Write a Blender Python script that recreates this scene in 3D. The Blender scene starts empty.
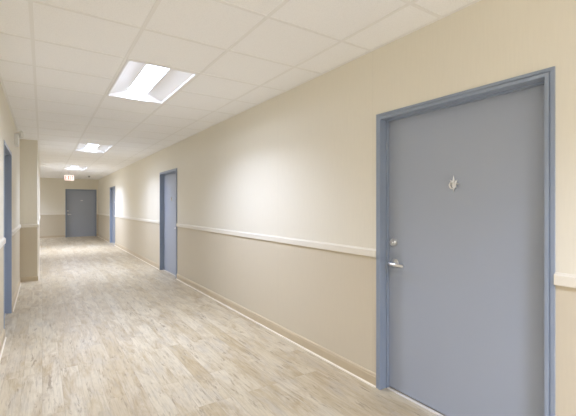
import bpy, bmesh, math, random
from mathutils import Vector, Matrix
random.seed(7)
sc = bpy.context.scene
COL = sc.collection
PI = math.pi

# ------------------------------------------------------------------ dimensions (metres)
HC = 2.564                    # ceiling height
XR = 2.111                    # face of the right wall
XL = -0.333                   # face of the left wall (near part)
XP = -0.072                   # face of the left wall beyond the jog
YP = 8.13                     # where the left wall steps in
YA, XA = 15.25, -3.3         # unseen side passage, added so light reaches the end wall
YF = 18.756                   # end wall
YB = -5.3                     # wall behind the viewer
RAIL0, RAIL1 = 0.985, 1.046   # chair rail
SPLIT = 1.012

# ------------------------------------------------------------------ materials
def new_mat(name):
    m = bpy.data.materials.new(name); m.use_nodes = True
    nt = m.node_tree; b = nt.nodes['Principled BSDF']
    return m, nt, b

def node(nt, t, **kw):
    n = nt.nodes.new(t)
    for k, v in kw.items(): setattr(n, k, v)
    return n

def sock(n, name):
    return n.inputs[name]

def plain(name, col, rough=0.5, metal=0.0, bump=0.0, bscale=200.0, var=0.0, spec=0.5, vscale=3.0):
    m, nt, b = new_mat(name)
    b.inputs['Base Color'].default_value = (*col, 1)
    b.inputs['Roughness'].default_value = rough
    b.inputs['Metallic'].default_value = metal
    b.inputs['Specular IOR Level'].default_value = spec
    tc = node(nt, 'ShaderNodeTexCoord')
    if bump:
        n = node(nt, 'ShaderNodeTexNoise'); n.inputs['Scale'].default_value = bscale
        n.inputs['Detail'].default_value = 3
        nt.links.new(tc.outputs['Object'], n.inputs['Vector'])
        bp = node(nt, 'ShaderNodeBump'); bp.inputs['Strength'].default_value = bump
        bp.inputs['Distance'].default_value = 0.002
        nt.links.new(n.outputs['Fac'], bp.inputs['Height'])
        nt.links.new(bp.outputs['Normal'], b.inputs['Normal'])
    if var:
        n = node(nt, 'ShaderNodeTexNoise'); n.inputs['Scale'].default_value = vscale
        n.inputs['Detail'].default_value = 4
        nt.links.new(tc.outputs['Object'], n.inputs['Vector'])
        mx = node(nt, 'ShaderNodeMix', data_type='RGBA')
        nt.links.new(n.outputs['Fac'], mx.inputs[0])
        mx.inputs[6].default_value = (*[c * (1 - var) for c in col], 1)
        mx.inputs[7].default_value = (*[min(1, c * (1 + var)) for c in col], 1)
        nt.links.new(mx.outputs[2], b.inputs['Base Color'])
    return m

def wallcover(name, col):
    """vinyl wallcovering: fine vertical thread, hung in rolls with faint seams"""
    m, nt, b = new_mat(name)
    b.inputs['Roughness'].default_value = 0.55
    b.inputs['Specular IOR Level'].default_value = 0.3
    tc = node(nt, 'ShaderNodeTexCoord')
    mp = node(nt, 'ShaderNodeMapping'); mp.inputs['Scale'].default_value = (90, 90, 6)
    nt.links.new(tc.outputs['Object'], mp.inputs['Vector'])
    n = node(nt, 'ShaderNodeTexNoise'); n.inputs['Scale'].default_value = 1.0; n.inputs['Detail'].default_value = 3
    nt.links.new(mp.outputs['Vector'], n.inputs['Vector'])
    mx = node(nt, 'ShaderNodeMix', data_type='RGBA')
    nt.links.new(n.outputs['Fac'], mx.inputs[0])
    mx.inputs[6].default_value = (*[c * .97 for c in col], 1)
    mx.inputs[7].default_value = (*[c * 1.03 for c in col], 1)
    # roll seams every 1.37 m
    sx = node(nt, 'ShaderNodeSeparateXYZ'); nt.links.new(tc.outputs['Object'], sx.inputs[0])
    add = node(nt, 'ShaderNodeMath', operation='SUBTRACT'); nt.links.new(sx.outputs['Y'], add.inputs[0]); add.inputs[1].default_value = 2.005
    dv = node(nt, 'ShaderNodeMath', operation='DIVIDE'); nt.links.new(add.outputs[0], dv.inputs[0]); dv.inputs[1].default_value = 1.37
    fr = node(nt, 'ShaderNodeMath', operation='PINGPONG'); nt.links.new(dv.outputs[0], fr.inputs[0]); fr.inputs[1].default_value = 0.5
    lt = node(nt, 'ShaderNodeMath', operation='LESS_THAN'); nt.links.new(fr.outputs[0], lt.inputs[0]); lt.inputs[1].default_value = 0.0016
    ml = node(nt, 'ShaderNodeMath', operation='MULTIPLY'); nt.links.new(lt.outputs[0], ml.inputs[0]); ml.inputs[1].default_value = 0.14
    m2 = node(nt, 'ShaderNodeMix', data_type='RGBA')
    nt.links.new(ml.outputs[0], m2.inputs[0]); nt.links.new(mx.outputs[2], m2.inputs[6])
    m2.inputs[7].default_value = (*[c * .55 for c in col], 1)
    nt.links.new(m2.outputs[2], b.inputs['Base Color'])
    bp = node(nt, 'ShaderNodeBump'); bp.inputs['Strength'].default_value = 0.06; bp.inputs['Distance'].default_value = 0.001
    nt.links.new(n.outputs['Fac'], bp.inputs['Height']); nt.links.new(bp.outputs['Normal'], b.inputs['Normal'])
    return m

def floor_mat():
    m, nt, b = new_mat('whitewashed_plank')
    L = nt.links.new
    tc = node(nt, 'ShaderNodeTexCoord')
    mp = node(nt, 'ShaderNodeMapping'); mp.inputs['Rotation'].default_value = (0, 0, PI / 2)
    L(tc.outputs['Object'], mp.inputs['Vector'])
    br = node(nt, 'ShaderNodeTexBrick', offset=0.37, offset_frequency=3)
    L(mp.outputs['Vector'], br.inputs['Vector'])
    br.inputs['Color1'].default_value = (0, 0, 0, 1); br.inputs['Color2'].default_value = (1, 1, 1, 1)
    br.inputs['Mortar'].default_value = (.5, .5, .5, 1)
    br.inputs['Scale'].default_value = 1.0
    br.inputs['Mortar Size'].default_value = 0.0011
    br.inputs['Mortar Smooth'].default_value = 0.3
    br.inputs['Bias'].default_value = 0.0
    br.inputs['Brick Width'].default_value = 1.22
    br.inputs['Row Height'].default_value = 0.127
    # shift the grain from plank to plank
    sh = node(nt, 'ShaderNodeVectorMath', operation='MULTIPLY_ADD')
    L(br.outputs['Color'], sh.inputs[0]); sh.inputs[1].default_value = (13, 7, 5); L(tc.outputs['Object'], sh.inputs[2])
    def noise(scale, det, rough=.55, dist=0.0, src=None):
        mm = node(nt, 'ShaderNodeMapping'); mm.inputs['Scale'].default_value = scale
        L((src or sh.outputs[0]), mm.inputs['Vector'])
        n = node(nt, 'ShaderNodeTexNoise'); n.inputs['Scale'].default_value = 1
        n.inputs['Detail'].default_value = det; n.inputs['Roughness'].default_value = rough
        n.inputs['Distortion'].default_value = dist
        L(mm.outputs['Vector'], n.inputs['Vector']); return n
    def ramp(src, pts):
        r = node(nt, 'ShaderNodeValToRGB'); L(src, r.inputs[0])
        e = r.color_ramp.elements
        while len(e) < len(pts): e.new(0.5)
        for q, (p, c) in zip(e, pts): q.position = p; q.color = (*c, 1)
        return r
    def mix(fac, a, c, mode='MIX'):
        x = node(nt, 'ShaderNodeMix', data_type='RGBA', blend_type=mode)
        if isinstance(fac, float): x.inputs[0].default_value = fac
        else: L(fac, x.inputs[0])
        L(a, x.inputs[6])
        if isinstance(c, tuple): x.inputs[7].default_value = (*c, 1)
        else: L(c, x.inputs[7])
        return x.outputs[2]
    base = ramp(br.outputs['Color'], [(0, FLOOR_A), (.5, FLOOR_B), (1, FLOOR_C)])
    def scaled(src, k):
        q = node(nt, 'ShaderNodeMath', operation='MULTIPLY'); L(src, q.inputs[0]); q.inputs[1].default_value = k; return q.outputs[0]
    big = noise((3.0, .9, 1), 4)                    # cloudy white wash
    wash = ramp(big.outputs['Fac'], [(.38, (0, 0, 0)), (.64, (1, 1, 1))])
    c = mix(scaled(wash.outputs[0], .55), base.outputs[0], FLOOR_W)
    med = noise((9, 2.0, 1), 7, .68, .5)                # tan patches
    pr = ramp(med.outputs['Fac'], [(.46, (0, 0, 0)), (.66, (1, 1, 1))])
    c = mix(scaled(pr.outputs[0], .78), c, FLOOR_P)
    gy = noise((9, 3.0, 1), 6, .66, .5, tc.outputs['Object'])   # grey weathering across planks
    g2 = ramp(gy.outputs['Fac'], [(.50, (0, 0, 0)), (.68, (1, 1, 1))])
    c = mix(scaled(g2.outputs[0], .45), c, (.44, .40, .34))
    grain = noise((85, 5, 1), 6, .65, .3)
    gr = ramp(grain.outputs['Fac'], [(.30, (.76, .74, .71)), (.52, (1, 1, 1)), (.8, (1.06, 1.06, 1.06))])
    c = mix(.85, c, gr.outputs[0], 'MULTIPLY')
    kn = noise((30, 4.2, 1), 8, .72, .5)                # worn dark scrapes
    kr = ramp(kn.outputs['Fac'], [(.565, (0, 0, 0)), (.66, (1, 1, 1))])
    c = mix(scaled(kr.outputs[0], .78), c, FLOOR_K)
    c = mix(scaled(br.outputs['Fac'], .4), c, (.22, .17, .125))
    L(c, b.inputs['Base Color'])
    rr = node(nt, 'ShaderNodeMapRange'); L(grain.outputs['Fac'], rr.inputs[0])
    rr.inputs[3].default_value = .34; rr.inputs[4].default_value = .50
    L(rr.outputs[0], b.inputs['Roughness'])
    b.inputs['Specular IOR Level'].default_value = 0.55
    bp = node(nt, 'ShaderNodeBump'); bp.inputs['Strength'].default_value = .12; bp.inputs['Distance'].default_value = .002
    L(grain.outputs['Fac'], bp.inputs['Height']); L(bp.outputs['Normal'], b.inputs['Normal'])
    return m

def tile_mat():
    m, nt, b = new_mat('mineral_tile')
    L = nt.links.new
    b.inputs['Roughness'].default_value = 0.9
    b.inputs['Specular IOR Level'].default_value = 0.15
    tc = node(nt, 'ShaderNodeTexCoord')
    n = node(nt, 'ShaderNodeTexNoise'); n.inputs['Scale'].default_value = 160; n.inputs['Detail'].default_value = 3
    L(tc.outputs['Object'], n.inputs['Vector'])
    r = node(nt, 'ShaderNodeValToRGB'); L(n.outputs['Fac'], r.inputs[0])
    r.color_ramp.elements[0].position = .3; r.color_ramp.elements[0].color = (*[c * .93 for c in TILE], 1)
    r.color_ramp.elements[1].position = .6; r.color_ramp.elements[1].color = (*TILE, 1)
    L(r.outputs[0], b.inputs['Base Color'])
    bp = node(nt, 'ShaderNodeBump'); bp.inputs['Strength'].default_value = .2; bp.inputs['Distance'].default_value = .002
    L(n.outputs['Fac'], bp.inputs['Height']); L(bp.outputs['Normal'], b.inputs['Normal'])
    return m

def glow(name, col, strength):
    m, nt, b = new_mat(name)
    b.inputs['Base Color'].default_value = (*[min(.8, c) for c in col], 1)
    b.inputs['Emission Color'].default_value = (*col, 1)
    b.inputs['Emission Strength'].default_value = strength
    return m

TILE = (.965, .965, .965)
FLOOR_A, FLOOR_B, FLOOR_C = (.50, .405, .26), (.55, .465, .315), (.595, .52, .38)
FLOOR_W, FLOOR_P, FLOOR_K = (.68, .615, .485), (.40, .30, .165), (.25, .19, .125)
LAMP = 3.6
LAMP_W, LAMP_C, LAMP_SPREAD = 15.5, (.875, .985, 1.31), 132

M_UP = wallcover('cream_wallcovering', (.80, .757, .645))
M_LOW = wallcover('beige_wallcovering', (.64, .572, .445))
M_FLOOR = floor_mat()
M_TILE = tile_mat()
M_GRID = plain('grid_white', (.87, .865, .85), .55, bump=.02)
M_TRIM = plain('trim_cream', (.80, .755, .655), .45, bump=.03, bscale=60)
M_BASE = plain('baseboard_tan', (.58, .485, .335), .45, var=.05, bump=.05, bscale=40)
M_SHOE = plain('shoe_cream', (.84, .77, .64), .4, bump=.03)
M_BLUE = plain('blue_grey_enamel', (.29, .342, .43), .38, bump=.04, bscale=90, var=.025)
M_LEAF = plain('blue_grey_door_paint', (.372, .412, .487), .42, bump=.05, bscale=120, var=.03, vscale=1.6)
M_CHROME = plain('brushed_nickel', (.80, .80, .79), .28, 1.0, bump=.03, bscale=300)
M_DARK = plain('dark_metal', (.06, .055, .05), .4, .6, bump=.02)
M_WHITE = plain('white_plastic', (.82, .82, .80), .4, bump=.02)
M_REFL = plain('white_reflector', (.90, .90, .90), .5, bump=.01)
M_LENS = glow('lamp_lens', (.88, .985, 1.24), LAMP)
M_THRESH = plain('pale_threshold', (.66, .62, .55), .4, bump=.03)
M_SIGNW = glow('sign_face_white', (1.0, .74, .68), .30)
M_SIGNR = glow('sign_letter_red', (1.0, .13, .09), .34)

# ------------------------------------------------------------------ mesh helpers
def bm_box(bm, x0, x1, y0, y1, z0, z1, mi=0, bev=0.0, seg=2):
    r = bmesh.ops.create_cube(bm, size=1.0)
    vs = r['verts']
    for v in vs:
        v.co = Vector(((x0 + x1) / 2 + v.co.x * (x1 - x0), (y0 + y1) / 2 + v.co.y * (y1 - y0), (z0 + z1) / 2 + v.co.z * (z1 - z0)))
    fs = {f for v in vs for f in v.link_faces}
    for f in fs: f.material_index = mi
    if bev > 0:
        es = list({e for v in vs for e in v.link_edges})
        bmesh.ops.bevel(bm, geom=es, offset=bev, segments=seg, profile=.5, affect='EDGES')

def bm_lathe(bm, prof, n=28, mat=Matrix(), mi=0):
    """prof: list of (radius, height) revolved about local z, then moved by mat"""
    rings = []
    for r, h in prof:
        if r < 1e-6:
            rings.append([bm.verts.new(mat @ Vector((0, 0, h)))])
        else:
            rings.append([bm.verts.new(mat @ Vector((r * math.cos(2 * PI * k / n), r * math.sin(2 * PI * k / n), h))) for k in range(n)])
    for a, b in zip(rings, rings[1:]):
        for k in range(n):
            k2 = (k + 1) % n
            if len(a) == 1 and len(b) == 1: continue
            if len(a) == 1: f = bm.faces.new((a[0], b[k], b[k2]))
            elif len(b) == 1: f = bm.faces.new((a[k], b[0], a[k2]))
            else: f = bm.faces.new((a[k], b[k], b[k2], a[k2]))
            f.material_index = mi; f.smooth = True

def bm_tube(bm, pts, rad, n=12, mi=0, flat=1.0):
    pts = [Vector(p) for p in pts]
    if not isinstance(rad, (list, tuple)): rad = [rad] * len(pts)
    rings = []; up = Vector((0, 0, 1))
    for i, p in enumerate(pts):
        d = (pts[min(i + 1, len(pts) - 1)] - pts[max(i - 1, 0)]).normalized()
        u = up if abs(d.dot(up)) < .95 else Vector((1, 0, 0))
        s = d.cross(u).normalized(); t = s.cross(d).normalized()
        rings.append([bm.verts.new(p + (s * math.cos(2 * PI * k / n) + t * flat * math.sin(2 * PI * k / n)) * rad[i]) for k in range(n)])
    for a, b in zip(rings, rings[1:]):
        for k in range(n):
            f = bm.faces.new((a[k], a[(k + 1) % n], b[(k + 1) % n], b[k])); f.smooth = True; f.material_index = mi
    for rg in (rings[0], rings[-1]):
        f = bm.faces.new(rg); f.material_index = mi

def bm_torus(bm, R, r, mat=Matrix(), n=28, k=10, mi=0):
    g = [[bm.verts.new(mat @ Vector(((R + r * math.cos(2 * PI * j / k)) * math.cos(2 * PI * i / n), (R + r * math.cos(2 * PI * j / k)) * math.sin(2 * PI * i / n), r * math.sin(2 * PI * j / k)))) for j in range(k)] for i in range(n)]
    for i in range(n):
        for j in range(k):
            f = bm.faces.new((g[i][j], g[(i + 1) % n][j], g[(i + 1) % n][(j + 1) % k], g[i][(j + 1) % k])); f.smooth = True; f.material_index = mi

def bm_prism(bm, poly, axis, a, b, mi=0):
    """poly: closed 2D outline; axis 'x','y','z' extruded from a to b (outline takes the two other axes in order)"""
    def P(q, t):
        return {'x': (t, q[0], q[1]), 'y': (q[0], t, q[1]), 'z': (q[0], q[1], t)}[axis]
    A = [bm.verts.new(P(q, a)) for q in poly]; B = [bm.verts.new(P(q, b)) for q in poly]
    n = len(poly); fs = [bm.faces.new(A), bm.faces.new(B)]
    for k in range(n):
        fs.append(bm.faces.new((A[k], A[(k + 1) % n], B[(k + 1) % n], B[k])))
    for f in fs: f.material_index = mi

def obj(name, bm, mats, parent=None, loc=None):
    bmesh.ops.recalc_face_normals(bm, faces=bm.faces[:])
    me = bpy.data.meshes.new(name); bm.to_mesh(me); bm.free()
    for m in (mats if isinstance(mats, (list, tuple)) else [mats]): me.materials.append(m)
    o = bpy.data.objects.new(name, me); COL.objects.link(o)
    if parent: o.parent = parent
    if loc: o.location = loc
    return o

def tag(o, label=None, cat=None, group=None, kind=None):
    for k, v in (('label', label), ('category', cat), ('group', group), ('kind', kind)):
        if v: o[k] = v
    return o

def empty(name, loc=(0, 0, 0), rz=0.0):
    o = bpy.data.objects.new(name, None); COL.objects.link(o)
    o.location = loc; o.rotation_euler = (0, 0, rz); o.empty_display_size = .2
    return o

# ------------------------------------------------------------------ doors: where they are
W, H, H2 = 1.169, 2.062, 2.085
D_RIGHT = [(0.793, 1.962), (6.94, 8.154), (14.05, 15.219)]    # along the right wall
D_LEFT = [(4.83, 5.955)]
D_FAR = (0.838, 2.044); H_FAR = 2.105
WT = .22                                                        # wall thickness

def wall_run(bm, axis, f0, f1, a, b, openings):
    """boxes of a wall between a and b with door openings (lo, hi, height); two wallcoverings split at the chair rail"""
    def seg(lo, hi, z0, z1, mi):
        if axis == 'y': bm_box(bm, f0, f1, lo, hi, z0, z1, mi)
        else: bm_box(bm, lo, hi, f0, f1, z0, z1, mi)
    t = a
    for lo, hi, h in sorted(openings) + [(b, b, None)]:
        if lo > t:
            seg(t, lo, 0, SPLIT, 1); seg(t, lo, SPLIT, HC + .2, 0)
        if h: seg(lo, hi, h, HC + .2, 0)
        t = hi

bm = bmesh.new(); wall_run(bm, 'y', XR, XR + WT, YB - .2, YF + WT, [(a, b, H2 if 5 < a < 10 else H) for a, b in D_RIGHT])
tag(obj('wall_right', bm, [M_UP, M_LOW]), 'long right-hand corridor wall, cream above the chair rail and beige below', 'wall', kind='structure')
bm = bmesh.new(); wall_run(bm, 'y', XL - WT, XL, YB - .2, YP, [(a, b, H) for a, b in D_LEFT])
tag(obj('wall_left', bm, [M_UP, M_LOW]), 'near stretch of left corridor wall, holding the blue door seen edge-on', 'wall', kind='structure')
bm = bmesh.new()
bm_box(bm, XL - WT, XP, YP, YA, 0, SPLIT, 1); bm_box(bm, XL - WT, XP, YP, YA, SPLIT, HC + .2, 0)
bm_box(bm, XA, XL - WT, YA - .15, YA, 0, SPLIT, 1); bm_box(bm, XA, XL - WT, YA - .15, YA, SPLIT, HC + .2, 0)  # near wall of the added side passage
tag(obj('wall_left_jog', bm, [M_UP, M_LOW]), 'left wall stepping into the corridor, its beige end facing the viewer', 'wall', kind='structure')
bm = bmesh.new(); wall_run(bm, 'x', YF, YF + WT, XA, XR, [(D_FAR[0], D_FAR[1], H_FAR)])
tag(obj('wall_end', bm, [M_UP, M_LOW]), 'tan end wall of the corridor around the far blue door', 'wall', kind='structure')
bm = bmesh.new(); wall_run(bm, 'y', XA - .2, XA, YA - .15, YF + WT, [])
tag(obj('wall_added_passage', bm, [M_UP, M_LOW]), 'left end of the unseen side passage added to light the end wall', 'wall', kind='structure')
bm = bmesh.new(); wall_run(bm, 'x', YB - .2, YB, XL, XR, [])
tag(obj('wall_back', bm, [M_UP, M_LOW]), 'corridor wall behind the viewer', 'wall', kind='structure')

# ------------------------------------------------------------------ floor
bm = bmesh.new(); bm_box(bm, XL - WT, XR + WT, YB - .2, YF + WT, -.10, 0); bm_box(bm, XA - .2, XL - WT, YA - .15, YF + WT, -.10, 0)
tag(obj('floor', bm, M_FLOOR), 'whitewashed rustic wood plank floor running down the corridor', 'floor', kind='structure')

# ------------------------------------------------------------------ ceiling: lay-in tiles and a T-bar grid
TX, TY = 0.619, 0.598
X0, Y0 = -0.057, 1.4135
LX0, LX1 = X0 + TX, X0 + 2 * TX
def light_rows():
    r0 = 3                                    # first light starts 3 tiles on from Y0
    return [r0 - 12] + [r0 + 8 * k for k in (-1, 0, 1, 2)]  # leading row: extra light added behind the viewer to brighten the near end
ROWS = light_rows()
xs = [XL - .02] + [X0 + i * TX for i in range(4)] + [XR + .02]
k0 = int(math.floor((YB - Y0) / TY)); k1 = int(math.ceil((YF - Y0) / TY))
bm = bmesh.new(); bg = bmesh.new()
hw = .012
for i in range(5):
    for k in range(k0, k1):
        if i == 2 and any(k in (r, r + 1) for r in ROWS): continue
        ya, yb = max(Y0 + k * TY, YB - .02), min(Y0 + (k + 1) * TY, YF + .02)
        bm_box(bm, xs[i] + .004, xs[i + 1] - .004, ya + .004, yb - .004, HC, HC + .018)
xa = [XA - .02] + [X0 - i * TX for i in (5, 4, 3, 2, 1)] + [XL - .02]
ROW_A = k1 - 4
for i in range(6):
    for k in range(int((YA - Y0) / TY), k1):
        if i == 3 and k in (ROW_A, ROW_A + 1): continue
        bm_box(bm, xa[i] + .004, xa[i + 1] - .004, max(Y0 + k * TY, YA - .02) + .004, min(Y0 + (k + 1) * TY, YF + .02) - .004, HC, HC + .018)
bm_box(bm, XA - .02, XL - .02, YA - .02, YF + .02, HC + .17, HC + .195)
# slab that closes the plenum above the tiles
bm_box(bm, XL - .02, XR + .02, YB - .02, YF + .02, HC + .17, HC + .195)
ceil = tag(obj('ceiling', bm, M_TILE), 'white suspended ceiling of square mineral tiles', 'ceiling', kind='structure')
for x in xa[1:-1]:
    bm_box(bg, x - hw, x + hw, YA, YF, HC - .003, HC + .002)
for i in range(4):
    x = X0 + i * TX
    bm_box(bg, x - hw, x + hw, YB, YF, HC - .003, HC + .002)
for k in range(k0, k1 + 1):
    y = Y0 + k * TY
    if not YB < y < YF: continue
    if y > YA:
        for i in range(6):
            if i == 3 and k == ROW_A + 1: continue
            bm_box(bg, max(xa[i] + (hw if i else 0), XA), xa[i + 1] - (hw if i < 5 else 0), y - hw, y + hw, HC - .003, HC + .002)
    for i in range(5):
        if i == 2 and any(k == r + 1 for r in ROWS): continue
        bm_box(bg, max(xs[i] + (hw if i else 0), XL), min(xs[i + 1] - (hw if i < 4 else 0), XR), y - hw, y + hw, HC - .003, HC + .002)
obj('ceiling_grid', bg, M_GRID, ceil)
be = bmesh.new()
bm_box(be, XR - .022, XR, YB, YF, HC - .004, HC - .001)
bm_box(be, XL, XL + .022, YB, YP, HC - .004, HC - .001)
bm_box(be, XP, XP + .022, YP, YA, HC - .004, HC - .001)
bm_box(be, XA, XR - .022, YF - .022, YF, HC - .004, HC - .001)
obj('wall_angle', be, M_GRID, ceil)

# ------------------------------------------------------------------ chair rails and baseboards
RAIL = [(0, RAIL0), (.016, RAIL0), (.018, RAIL0 + .003), (.018, RAIL1 - .012), (.015, RAIL1 - .008), (.011, RAIL1 - .006), (.009, RAIL1 - .001), (.007, RAIL1), (0, RAIL1)]
BASE = [(0, 0), (.013, 0), (.013, .076), (.010, .082), (.011, .088), (.008, .094), (.004, .099), (0, .101)]
SHOE = [(.013, 0), (.024, 0), (.0237, .005), (.022, .009), (.018, .012), (.013, .013)]
def side(poly, axis, face, sgn):
    return [(face + sgn * d, z) for d, z in poly]
runs = []
def gaps(a, b, op):
    t = a; out = []
    for lo, hi in sorted(op) + [(b, b)]:
        if lo - t > .02: out.append((t, lo))
        t = hi
    return out
for n, (a, b) in enumerate(gaps(YB, YF - .03, D_RIGHT)): runs.append(('right', 'y', XR, -1, a, b))
for a, b in gaps(YB, YP - .03, D_LEFT): runs.append(('left', 'y', XL, 1, a, b))
runs.append(('left', 'y', XP, 1, YP, YA))
runs.append(('left_jog', 'x', YP, -1, XL, XP + .012))
for a, b in gaps(XA, XR, [D_FAR]): runs.append(('end', 'x', YF, -1, a, b))
runs.append(('back', 'x', YB, 1, XL, XR))
WHERE = {'right': 'right wall', 'left': 'left wall', 'left_jog': 'end face of the left wall step', 'end': 'end wall', 'back': 'wall behind the viewer'}
def between(nm, a, b):
    if nm == 'right':
        if b < 1: return 'at the right edge of view, right of the near door'
        if a < 3: return 'between the near door and the second right-hand door'
        if a < 10: return 'between the second and third right-hand doors'
        return 'between the third right-hand door and the end wall'
    if nm == 'left':
        if b < 5: return 'nearer than the left-hand door'
        if a < 7: return 'between the left-hand door and the wall step'
        return 'beyond the wall step'
    if nm == 'end': return 'left of the far blue door' if a < .8 else 'in the corner right of the far blue door'
    return 'running its whole width'
for i, (nm, ax, face, sg, a, b) in enumerate(runs):
    w = WHERE[nm] + ', ' + between(nm, a, b)
    bm = bmesh.new(); bm_prism(bm, side(RAIL, ax, face, sg), 'y' if ax == 'y' else 'x', a, b)
    tag(obj('trim_%d' % (i + 1), bm, M_TRIM), 'cream chair rail on the ' + w, 'chair rail', kind='structure')
    bm = bmesh.new(); bm_prism(bm, side(BASE, ax, face, sg), 'y' if ax == 'y' else 'x', a, b)
    o = tag(obj('baseboard_' + nm, bm, M_BASE), 'tan baseboard with pale shoe moulding on the ' + w, 'baseboard', kind='structure')
    bm = bmesh.new(); bm_prism(bm, side(SHOE, ax, face, sg), 'y' if ax == 'y' else 'x', a, b)
    obj('shoe_moulding', bm, M_SHOE, o)['label'] = 'pale cream shoe moulding'

# ------------------------------------------------------------------ doors
# local frame: x along the opening from its left jamb, y into the wall, z up; wall face at y = 0
PROF = [(0, -.010), (.018, -.010), (.019, -.004), (.0225, -.004), (.0235, -.015), (.042, -.015), (.042, .050),
        (.054, .050), (.054, .074), (.044, .074), (.044, .18), (0, .18)]
LEAF_Y = .076
def frame_bm(w, h, lip=1.0):
    bm = bmesh.new()
    rings = []
    for st in range(4):
        R = []
        for u, v in PROF:
            if v < 0: v *= lip
            R.append(bm.verts.new({0: (u, v, 0), 1: (u, v, h - u), 2: (w - u, v, h - u), 3: (w - u, v, 0)}[st]))
        rings.append(R)
    n = len(PROF)
    for a, b in zip(rings, rings[1:]):
        for k in range(n): bm.faces.new((a[k], a[(k + 1) % n], b[(k + 1) % n], b[k]))
    bm.faces.new(rings[0]); bm.faces.new(rings[3])
    return bm
FACE = Matrix.Rotation(PI / 2, 4, 'X')       # local z of a lathe -> -y (out of the door face)
def at(x, z, y=0): return Matrix.Translation((x, y, z)) @ FACE

def lever(parent, x, z, d):
    bm = bmesh.new()
    bm_lathe(bm, [(0, 0), (.034, 0), (.034, .005), (.030, .010), (.018, .012), (.013, .016), (.012, .046), (.0135, .052), (.0135, .064), (.010, .068), (0, .069)], 28, at(x, z, LEAF_Y))
    y = LEAF_Y - .058
    bm_tube(bm, [(x - d * .006, y, z), (x + d * .02, y - .001, z), (x + d * .05, y - .004, z - .001), (x + d * .08, y - .003, z - .003), (x + d * .105, y + .006, z - .005), (x + d * .112, y + .014, z - .006)],
            [.0145, .0155, .015, .014, .0125, .009], 14, 0, .9)
    return tag(obj('lever_handle', bm, M_CHROME, parent), 'brushed nickel lever handle')

def bolt(parent, x, z):
    bm = bmesh.new()
    bm_lathe(bm, [(0, 0), (.031, 0), (.031, .006), (.027, .014), (.0235, .019), (.0225, .021), (.019, .019), (0, .019)], 28, at(x, z, LEAF_Y))
    o = tag(obj('deadbolt', bm, M_CHROME, parent), 'round nickel deadbolt')
    return o

def bolt_key(parent, x, z):
    bm = bmesh.new()
    bm_lathe(bm, [(.0, .018), (.0125, .018), (.0125, .026), (.011, .028), (0, .028)], 20, at(x, z, LEAF_Y))
    bm_box(bm, x - .0012, x + .0012, LEAF_Y - .0286, LEAF_Y - .0275, z - .006, z + .006, 1)
    return bm

def knocker(parent, x, z):
    """eight-pointed chrome rosette with a viewer and a drop ring"""
    bm = bmesh.new()
    n = 16; pts = []
    for k in range(n):
        a = PI / 2 + 2 * PI * k / n
        r = (.056 if k == 0 else .052 if k == 8 else .044 if k in (4, 12) else .040) if k % 2 == 0 else .022
        pts.append((x + r * .92 * math.cos(a), z + r * math.sin(a)))
    A = [bm.verts.new((p[0], LEAF_Y, p[1])) for p in pts]
    B = [bm.verts.new((x + (p[0] - x) * .9, LEAF_Y - .005, z + (p[1] - z) * .9)) for p in pts]
    c = bm.verts.new((x, LEAF_Y - .014, z))
    for k in range(n):
        bm.faces.new((A[k], A[(k + 1) % n], B[(k + 1) % n], B[k])); bm.faces.new((B[k], B[(k + 1) % n], c))
    bm.faces.new(A)
    o = tag(obj('door_knocker', bm, M_CHROME, parent), 'star-shaped chrome door knocker')
    bm = bmesh.new(); bm_torus(bm, .021, .0048, at(x, z - .008, LEAF_Y - .015))
    bm_lathe(bm, [(0, 0), (.009, 0), (.009, .012), (.006, .016), (0, .017)], 20, at(x, z + .014, LEAF_Y - .006))
    return o, bm

def door(name, label, loc, rz, w, h, hand, kind_knock, lip=1.0):
    root = empty(name, loc, rz); tag(root, label, 'door', kind='structure')
    fr = obj('door_frame', frame_bm(w, h, lip), M_BLUE, root)
    bm = bmesh.new(); bm_box(bm, .0465, w - .0465, LEAF_Y, LEAF_Y + .045, .010, h - .0465, 0, .002, 1)
    lf = obj('door_leaf', bm, M_LEAF, root)
    x = .108 if hand == 'left' else w - .108
    d = 1 if hand == 'left' else -1
    dz = .05 if kind_knock == 'plate' else 0
    lever(lf, x, .948 + dz, d)
    bolt(lf, x - d * .012, 1.102 + dz)
    obj('key_cylinder', bolt_key(lf, x - d * .012, 1.102 + dz), [M_CHROME, M_DARK], lf)
    if kind_knock == 'star':
        o, b2 = knocker(lf, w / 2 - .006, 1.513)
        obj('knocker_ring', b2, M_CHROME, lf)
    else:
        bm = bmesh.new(); bm_box(bm, w / 2 - .02, w / 2 + .07, LEAF_Y - .004, LEAF_Y, 1.595, 1.622, 0, .0015, 1)
        tag(obj('name_plate', bm, M_CHROME, lf), 'small blank metal plate')
    bm = bmesh.new()
    bm_prism(bm, [(.048, 0), (.073, 0), (.073, .006), (.068, .008), (.054, .008), (.050, .005)], 'x', .0545, w - .0545)
    tag(obj('threshold', bm, M_THRESH, root), 'pale threshold strip')
    return root

R90 = -PI / 2
door('door_1', 'large blue-grey door nearest the viewer on the right wall, with lever, deadbolt and star knocker', (XR, D_RIGHT[0][1], 0), R90, W, H, 'left', 'star')
door('door_2', 'second blue-grey door along the right wall, narrowed by perspective', (XR, D_RIGHT[1][1], 0), R90, D_RIGHT[1][1] - D_RIGHT[1][0], H2, 'right', 'star')
door('door_3', 'third and farthest blue-grey door on the right wall, close to the end wall', (XR, D_RIGHT[2][1], 0), R90, W, H, 'right', 'star')
door('door_4', 'blue door seen edge-on in the left wall', (XL, D_LEFT[0][0], 0), PI / 2, D_LEFT[0][1] - D_LEFT[0][0], H, 'left', 'star', .35)
door('door_5', 'blue door in the end wall under the exit sign, lever on its left', (D_FAR[0], YF, 0), 0, D_FAR[1] - D_FAR[0], H_FAR, 'left', 'plate')

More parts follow.
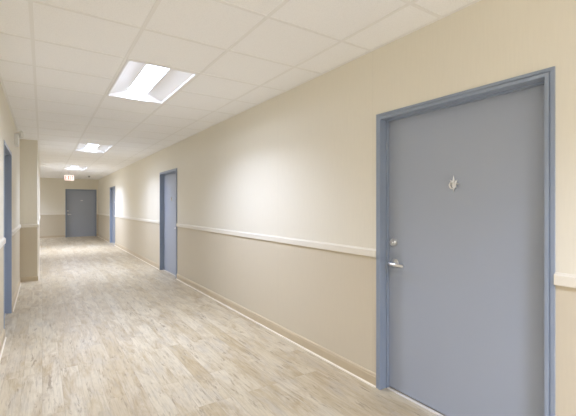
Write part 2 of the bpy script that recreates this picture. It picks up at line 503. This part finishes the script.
# ------------------------------------------------------------------ ceiling lights
def troffer():
    w, l = TX - .026, 2 * TY - .026
    root = empty('ceiling_light')
    f = .016
    bm = bmesh.new()
    for x0, x1, y0, y1 in ((0, f, 0, l), (w - f, w, 0, l), (f, w - f, 0, f), (f, w - f, l - f, l)):
        bm_box(bm, x0, x1, y0, y1, -.006, .004, 0, .001, 1)
    obj('frame', bm, M_REFL, root)
    bm = bmesh.new(); t = .004
    bm_box(bm, f, w - f, f, l - f, .090, .094)
    for x0, x1, y0, y1 in ((f - t, f, f, l - f), (w - f, w - f + t, f, l - f), (f, w - f, f - t, f), (f, w - f, l - f, l - f + t)):
        bm_box(bm, x0, x1, y0, y1, .004, .094)
    obj('housing', bm, M_REFL, root)
    a = w * .335; e = .030; zi = .062
    for s in (0, 1):                                    # a gently curved white side panel along each long edge
        bm = bmesh.new(); N = 8; rows = []
        for k in range(N + 1):
            q = k / N
            x = f + .006 + (a - f - .006) * q; z = .006 + (zi - .006) * math.sin(q * PI / 2)
            if s: x = w - x
            rows.append((x, z))
        poly = rows + [(x, z + .003) for x, z in reversed(rows)]
        bm_prism(bm, poly, 'y', f + e * .5, l - f - e * .5)
        obj('side_panel', bm, M_REFL, root)
    bm = bmesh.new()
    bm_box(bm, a + .001, w - a - .001, f + e, l - f - e, zi, zi + .006, 0)
    lens = obj('lens', bm, M_LENS, root)
    ld = bpy.data.lights.new('lamp', 'AREA'); ld.shape = 'RECTANGLE'
    ld.size = w - 2 * a - .006; ld.size_y = l - 2 * (f + e) - .004
    ld.energy = LAMP_W; ld.color = LAMP_C; ld.spread = math.radians(LAMP_SPREAD)
    lo = bpy.data.objects.new('lamp', ld); COL.objects.link(lo); lo.parent = root
    lo.location = (w / 2, l / 2, zi - .002)
    for s in (0, 1):                                    # sloped end plates
        bm = bmesh.new()
        q = [(f + .001, .004), (f + .004, .003), (f + e, zi - .001), (f + e, zi + .003)]
        if s: q = [(l - y, z) for y, z in q]
        bm_prism(bm, q, 'x', f + .001, w - f - .001)
        obj('end_plate', bm, M_REFL, root)
    return root
def copy_tree(o, parent=None):
    c = o.copy(); COL.objects.link(c)
    if parent: c.parent = parent
    for ch in list(o.children): copy_tree(ch, c)
    return c
LLAB = {-2: 'recessed fill light added far behind the viewer to brighten the near end', -1: 'recessed ceiling light just behind and above the viewer',
        0: 'large bright recessed ceiling light nearest in view', 1: 'second recessed ceiling light in view, halfway down the corridor',
        2: 'farthest and smallest recessed ceiling light, just before the exit sign'}
proto = troffer()
for n, (k, r) in enumerate(zip((-2, -1, 0, 1, 2), ROWS)):
    o = proto if n == 0 else copy_tree(proto)
    o.location = (LX0 + .013, Y0 + r * TY + .013, HC)
    for ch in o.children:
        if ch.type == 'LIGHT': ch.data = ch.data.copy(); ch.data.energy = LAMP_W * {-2: 1.15, -1: 1.0, 0: .50, 1: .56, 2: .95}[k]
    tag(o, LLAB[k], 'ceiling light', 'recessed ceiling lights along the corridor')

o = copy_tree(proto); o.location = (xa[3] + .013, Y0 + ROW_A * TY + .013, HC)  # fill light added out of view in the passage for the far end
for ch in o.children:
    if ch.type == 'LIGHT': ch.data = ch.data.copy(); ch.data.energy = LAMP_W * .75
tag(o, 'unseen fill light added in the side passage to brighten the corridor end', 'ceiling light')

# ------------------------------------------------------------------ exit sign
root = empty('exit_sign', (.785, 15.0, 0)); tag(root, 'small white exit sign with red letters hanging from ceiling before the far door', 'exit sign')
z0, z1, hwid = 2.255, 2.448, .148
bm = bmesh.new(); bm_box(bm, -hwid, hwid, -.026, .026, z0, z1, 0, .006, 2)
obj('sign_box', bm, M_WHITE, root)
bm = bmesh.new(); bm_box(bm, -hwid + .010, hwid - .010, -.029, -.026, z0 + .010, z1 - .010, 0)
fp = obj('sign_face', bm, M_SIGNW, root)
def strokes(bm, x, zb, zt, w, ch):
    t = .018; y0, y1 = -.032, -.029
    if ch in 'E':
        bm_box(bm, x, x + t, y0, y1, zb, zt)
        for z in (zb, (zb + zt - t) / 2, zt - t): bm_box(bm, x + t, x + w, y0, y1, z, z + t)
    elif ch == 'I': bm_box(bm, x + w / 2 - t / 2, x + w / 2 + t / 2, y0, y1, zb, zt)
    elif ch == 'T':
        bm_box(bm, x, x + w, y0, y1, zt - t, zt); bm_box(bm, x + w / 2 - t / 2, x + w / 2 + t / 2, y0, y1, zb, zt - t)
    elif ch == 'X':
        bm_prism(bm, [(x, zb), (x + t * 1.2, zb), (x + w, zt), (x + w - t * 1.2, zt)], 'y', y0, y1)
        bm_prism(bm, [(x + w, zb), (x + w - t * 1.2, zb), (x, zt), (x + t * 1.2, zt)], 'y', y0 + .0003, y1)
x = -.122
for ch, w in (('E', .055), ('X', .062), ('I', .024), ('T', .055)):
    bm = bmesh.new(); strokes(bm, x, z0 + .024, z1 - .024, w, ch)
    tag(obj('letter', bm, M_SIGNR, fp), 'red letter ' + ch)
    x += w + .016
bm = bmesh.new(); bm_lathe(bm, [(0, z1 - .002), (.016, z1 - .002), (.016, HC - .018), (.055, HC - .014), (.06, HC - .003), (0, HC - .003)], 24)
obj('canopy', bm, M_WHITE, root)

# ------------------------------------------------------------------ sprinkler head in the far ceiling
bm = bmesh.new(); bm_lathe(bm, [(0, .0), (.046, .0), (.046, -.006), (.036, -.016), (.016, -.018), (.012, -.045), (.030, -.047), (.030, -.051), (0, -.052)], 24)
o = obj('mounted_sprinkler', bm, M_DARK, None, (1.555, 16.66, HC)); tag(o, 'small dark sprinkler head in the ceiling right of the exit sign', 'sprinkler')

# ------------------------------------------------------------------ emergency light high on the left wall
EY, EZ = 6.72, 2.34
root = empty('mounted_emergency_light', (XL, EY, EZ)); tag(root, 'small white emergency light high on left wall, above and beyond the left door', 'emergency light')
bm = bmesh.new(); bm_box(bm, 0, .046, -.14, .14, -.085, .075, 0, .008, 2); obj('battery_box', bm, M_WHITE, root)
for s in (-1, 1):
    m = Matrix.Translation((.045, s * .085, .085)) @ Matrix.Rotation(PI / 2, 4, 'Y') @ Matrix.Rotation(-.35 * s, 4, 'X')
    bm = bmesh.new(); bm_lathe(bm, [(0, 0), (.018, 0), (.036, .024), (.040, .046), (.037, .050), (.032, .046), (0, .042)], 24, m)
    obj('lamp_head', bm, M_WHITE, root)

# ------------------------------------------------------------------ camera, world, colour
cam = bpy.data.cameras.new('camera'); co = bpy.data.objects.new('camera', cam); COL.objects.link(co)
co.location = (0, 0, 1.374); co.rotation_euler = (PI / 2, 0, -.58594)
cam.sensor_width = 36; cam.lens = 370.27 / 576 * 36
cam.shift_y = -(208 - 205.84) / 576
cam.clip_start = .02; cam.clip_end = 100
sc.camera = co
w = bpy.data.worlds.new('world'); sc.world = w; w.use_nodes = True
w.node_tree.nodes['Background'].inputs[0].default_value = (.8, .85, .9, 1)
w.node_tree.nodes['Background'].inputs[1].default_value = 0.2
sc.view_settings.view_transform = 'Standard'; sc.view_settings.look = 'None'
sc.view_settings.gamma = 1; sc.view_settings.use_curve_mapping = False
sc.view_settings.exposure = 2.0
sc.cycles.use_denoising = True
sc.cycles.max_bounces = 12; sc.cycles.diffuse_bounces = 8
